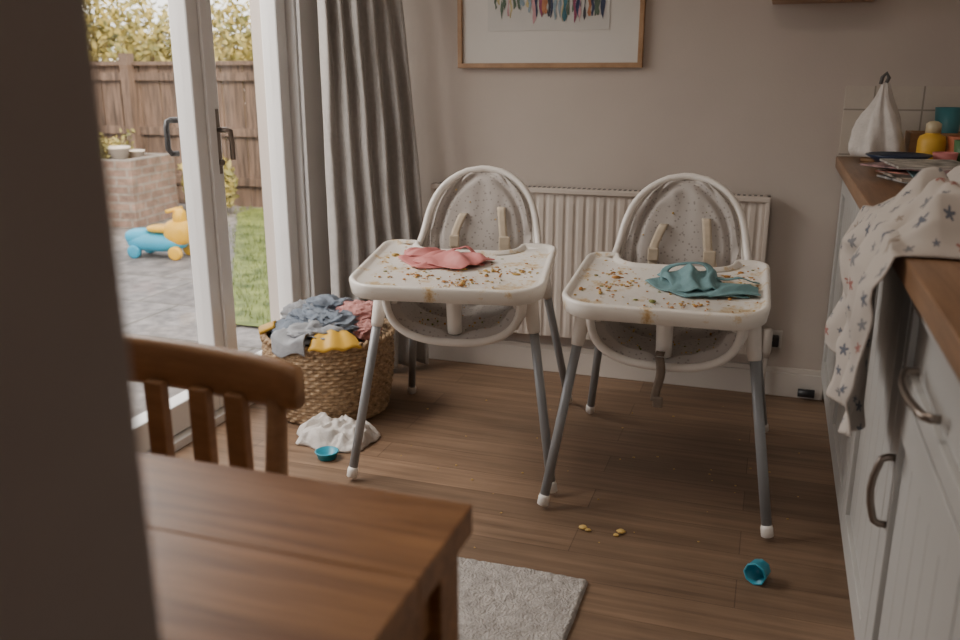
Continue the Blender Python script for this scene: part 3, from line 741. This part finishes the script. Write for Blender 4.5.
grid('grey_sleeve', 24, 24, slv, M_grey, bk, thick=.005)

# floor items
crumple('white_muslin_cloth', (-1.335, 2.46, 0), .14, .10, .07, 2.9, M_white, rz=.15, fold=9)
def cup(name, loc, r_, h_, tilt, rz):
    o = lathe(name, [(0, 0), (r_ * .8, 0), (r_, h_), (r_ * 1.08, h_ + .002), (r_ * .98, h_ + .003), (r_ * .75, .004), (0, .004)], M_blue, loc=loc)
    o.rotation_euler = (tilt, 0, rz); return o
cup('blue_lid', (-1.30, 2.315, .001), .036, .022, 0, 0)
cu = lathe('blue_toy_cup', [(0, 0), (.023, 0), (.025, .003), (.027, .036), (.029, .038), (.029, .043), (.0255, .043), (.024, .006), (0, .005)], M_blue, seg=8)
cu.location = (.056, 2.03, .028); cu.rotation_euler = (math.radians(90), 0, math.radians(-22))
bm = bmesh.new()
def fl(u, v):
    t_ = (320 - v) / 870; fh = .9627 + t_ * .2706; zz = -.2706 + t_ * .9627; s = 1.2 / -zz; s_l = (u - 480) / 870
    return (-.3173 * fh * s + .9483 * s_l * s, .9483 * fh * s + .3173 * s_l * s)
rc = random.Random(21)
CR = [(583, 529, .010), (621, 533, .011), (588, 531, .007), (616, 536, .007)]
for i in range(50): CR.append((rc.uniform(400, 800), rc.gauss(460, 45), rc.uniform(.0014, .0040)))
for (u, v, s) in CR:
    if v < 385 or v > 600: continue
    x, y = fl(u, v)
    if x > .2: continue
    tt = bmesh.new(); bmesh.ops.create_icosphere(tt, subdivisions=2 if s > .004 else 1, radius=s)
    for w2 in tt.verts: w2.co = Vector((x + w2.co.x * (1.2 + .5 * nz3(w2.co.x * 200, u, v)), y + w2.co.y * (1 + .5 * nz3(w2.co.y * 200, v, u)), s * .5 + w2.co.z * .5))
    merge(bm, tt)
mk('floor_crumbs', bm, M_food2)

# ------------------------------------------------------------ garden
GZ = -.12
box('patio', (-12, -3, GZ - .1), (XL - .25, 9, GZ), M_patio)
bm = bmesh.new()
poly = [(-2.75, 3.9), (-4.95, 7.3), (-5.0, 7.7), (3, 7.7), (3, 3.9)]
vs = [bm.verts.new((x, y, GZ + .015)) for x, y in poly]; bm.faces.new(vs)
rg = random.Random(4)
for i in range(16000):
    y = rg.uniform(3.95, 7.65); xl = -2.75 - (y - 3.9) * .647 + .06 * rg.gauss(0, 1); x = rg.uniform(xl, xl + 3.0); h = rg.uniform(.025, .06); a = rg.uniform(0, pi); dx, dy = .004 * math.cos(a), .004 * math.sin(a)
    bm.faces.new([bm.verts.new((x - dx, y - dy, GZ + .004)), bm.verts.new((x + dx, y + dy, GZ + .004)), bm.verts.new((x + rg.uniform(-.02, .02), y + rg.uniform(-.02, .02), GZ + h))])
mk('lawn', bm, M_grass, smooth=False)
box('garden_ground', (XL - .2, 3.53, GZ - .1), (6, 9, GZ), M_patio)
f_ = empty('garden_fence')
bm = bmesh.new()
for i in range(130):
    x = -12 + i * .125; add_box(bm, (x, 7.82 + (.012 if i % 2 else 0), GZ), (x + .118, 7.84 + (.012 if i % 2 else 0), 1.30 + .02 * rg.random()))
for i in range(80):
    y = -2 + i * .125; add_box(bm, (-11.0 + (.012 if i % 2 else 0), y, GZ), (-10.98, y + .118, 1.5))
mk('fence_boards', bm, M_fence, f_, smooth=False)
boxes('fence_posts_and_rails', [((-12 + i * 1.83, 7.70, GZ), (-11.9 + i * 1.83, 7.81, 1.42)) for i in range(9)] + [((-12, 7.78, z_), (4, 7.82, z_ + .08)) for z_ in (.1, .6, 1.15)] + [((-12, 7.77, 1.30), (4, 7.87, 1.34))], M_fence, f_)
def shrub(name, c, r, n, seed, trunk=True):
    e = empty(name, c); rn = random.Random(seed); bm = bmesh.new()
    for i in range(n):
        dv = Vector((rn.gauss(0, 1), rn.gauss(0, 1), rn.gauss(0, 1))).normalized(); rad = rn.uniform(.45, 1.08) * (1 + .3 * nz3(dv.x * 2, dv.y * 2, dv.z * 2 + seed))
        P = Vector((dv.x * r[0] * rad, dv.y * r[1] * rad, max(.09, r[2] + dv.z * r[2] * rad)))
        s = rn.uniform(.03, .07); a = Vector((rn.gauss(0, 1), rn.gauss(0, 1), rn.gauss(0, 1))).normalized(); b_ = a.orthogonal().normalized()
        bm.faces.new([bm.verts.new(P - a * s), bm.verts.new(P + b_ * s * .45), bm.verts.new(P + a * s), bm.verts.new(P - b_ * s * .45)])
    mk('foliage', bm, M_leafm, e, smooth=False)
    bm = bmesh.new()
    for i in range(6):
        a = i * 1.05; add_tube(bm, [(0, 0, 0.03), (math.cos(a) * r[0] * .3, math.sin(a) * r[1] * .3, r[2] * .8), (math.cos(a) * r[0] * .6, math.sin(a) * r[1] * .6, r[2] * 1.5)], [.03, .02, .006], 6)
    mk('branches', bm, M_bark, e)
box('back_lane_ground', (-14, 9.0, GZ - .1), (6, 13.5, GZ), M_patio)
shrub('shrub', (-8.3, 9.6, GZ), (1.4, .9, 1.18), 9000, 1)
shrub('shrub', (-6.5, 9.5, GZ), (1.0, .8, 1.08), 7000, 2)
shrub('shrub', (-4.9, 9.6, GZ), (.9, .8, 1.22), 6000, 3)
shrub('shrub', (-5.25, 7.3, GZ), (.25, .2, .3), 1400, 6)
pl = empty('brick_planter', (-6.15, 6.6, GZ + .002), .15)
boxes('brick_sides', [((-.95, -.38, 0), (.75, -.27, .60)), ((-.95, .27, 0), (.75, .38, .60)), ((-.95, -.27, 0), (-.84, .27, .60)), ((.64, -.27, 0), (.75, .27, .60))], M_brickw, pl, .004); box('soil', (-.84, -.27, .40), (.64, .27, .53), M_bark, pl)
bm = bmesh.new()
for i in range(2200):
    x, y = rg.uniform(-.82, .45), rg.uniform(-.25, .25); z_ = .55 + rg.uniform(0, .26) * (1 + nz3(x * 4, y * 4, 1)); s = rg.uniform(.015, .035)
    a = Vector((rg.gauss(0, 1), rg.gauss(0, 1), rg.gauss(0, 1))).normalized(); b_ = a.orthogonal().normalized(); P = Vector((x, y, z_))
    bm.faces.new([bm.verts.new(P - a * s), bm.verts.new(P + b_ * s * .5), bm.verts.new(P + a * s), bm.verts.new(P - b_ * s * .5)])
mk('planting', bm, M_leafm, pl, smooth=False)
for i, (x, y, q) in enumerate([(.48, -.12, 1), (.2, -.2, .8), (.52, .12, .7), (-.1, -.18, .7)]):
    lathe('pot_%d' % i, [(0, 0), (.07 * q, 0), (.10 * q, .15 * q), (.11 * q, .15 * q), (.11 * q, .17 * q), (.09 * q, .17 * q), (.07 * q, .13 * q), (0, .13 * q)], M_trim, pl, loc=(x, y, .53))
# ride-on toy
ty = empty('ride_on_toy', (-4.30, 5.38, GZ), .1)
bm = bmesh.new()
blob(bm, (-.06, 0, .115), (.24, .12, .07), 0); blob(bm, (-.20, 0, .15), (.11, .10, .06), 0)
blob(bm, (.12, 0, .19), (.10, .10, .10), 1); blob(bm, (.0, 0, .215), (.13, .08, .03), 1); blob(bm, (.14, 0, .30), (.04, .06, .07), 1)
add_tube(bm, [(.10, -.10, .36), (.10, .10, .36)], .014, 10, 1); add_tube(bm, [(.12, 0, .28), (.10, 0, .36)], .014, 10, 2)
for x in (-.2, .14):
    for y in (-.10, .10):
        add_tube(bm, [(x, y - .02, .05), (x, y - .017, .05), (x, y + .017, .05), (x, y + .02, .05)], [.035, .05, .05, .035], 24, 0 if x < 0 else 1)
mk('toy_body', bm, [pm('toy_blue', (.03, .36, .55), .35), pm('toy_yellow', (.80, .45, .03), .35), M_pink], ty)

# ------------------------------------------------------------ lights
wd = bpy.data.worlds.new('sky'); sc.world = wd; wd.use_nodes = True; nt = wd.node_tree
bg = nt.nodes['Background']; sk = nt.nodes.new('ShaderNodeTexSky'); sk.sky_type = 'NISHITA'; sk.sun_disc = False
sk.sun_elevation = math.radians(32); sk.sun_rotation = math.radians(120); sk.air_density = 1.0; sk.dust_density = 3.0
mxw = nt.nodes.new('ShaderNodeMix'); mxw.data_type = 'RGBA'; mxw.inputs[0].default_value = .65
nt.links.new(sk.outputs[0], mxw.inputs[6]); mxw.inputs[7].default_value = (9, 8.35, 7.7, 1)
nt.links.new(mxw.outputs[2], bg.inputs[0]); bg.inputs[1].default_value = .47
def light(name, typ, loc, rot, energy, col, **kw):
    l = bpy.data.lights.new(name, typ); l.energy = energy; l.color = col
    for a, v in kw.items(): setattr(l, a, v)
    o = bpy.data.objects.new(name, l); COL.objects.link(o); o.location = loc; o.rotation_euler = rot; return o
s = light('sun', 'SUN', (0, 0, 5), (0, 0, 0), 4.5, (1, .80, .56), angle=math.radians(2))
s.rotation_euler = Vector((-.55, .62, -.5)).to_track_quat('-Z', 'Y').to_euler()
light('ceiling_fill', 'AREA', (-.35, 1.3, ZC - .02), (0, 0, 0), 7, (1, .88, .76), shape='DISK', size=.6)  # added soft fill under the ceiling, not an actual fitting
dl = light('door_daylight_fill', 'AREA', (-2.75, 2.1, 2.55), (0, 0, 0), 88, (1, .93, .84), shape='RECTANGLE', size=1.8, size_y=.9)  # added fill outside the door, above view, boosting the daylight
dl.rotation_euler = (Vector((-.4, 2.5, .6)) - dl.location).to_track_quat('-Z', 'Y').to_euler()
P1 = light('door_portal', 'AREA', (-2.0, 2.18, 1.05), (0, math.radians(-90), 0), 1, (1, 1, 1), shape='RECTANGLE', size=2.1, size_y=2.0)
P1.data.cycles.is_portal = True
P2 = light('window_portal', 'AREA', (-.65, YF - .09, 1.52), (math.radians(90), 0, 0), 1, (1, 1, 1), shape='RECTANGLE', size=1.1, size_y=1.25)
P2.data.cycles.is_portal = True

# ------------------------------------------------------------ camera
cd = bpy.data.cameras.new('camera'); co = bpy.data.objects.new('camera', cd); COL.objects.link(co)
cd.sensor_width = 36; cd.lens = 870 / 960 * 36; cd.clip_start = .03
co.location = (0, 0, 1.2)
co.rotation_euler = (math.radians(90 - 15.7), 0, math.radians(18.5))
cd.dof.use_dof = True; cd.dof.focus_distance = 2.6; cd.dof.aperture_fstop = 3.5
sc.camera = co
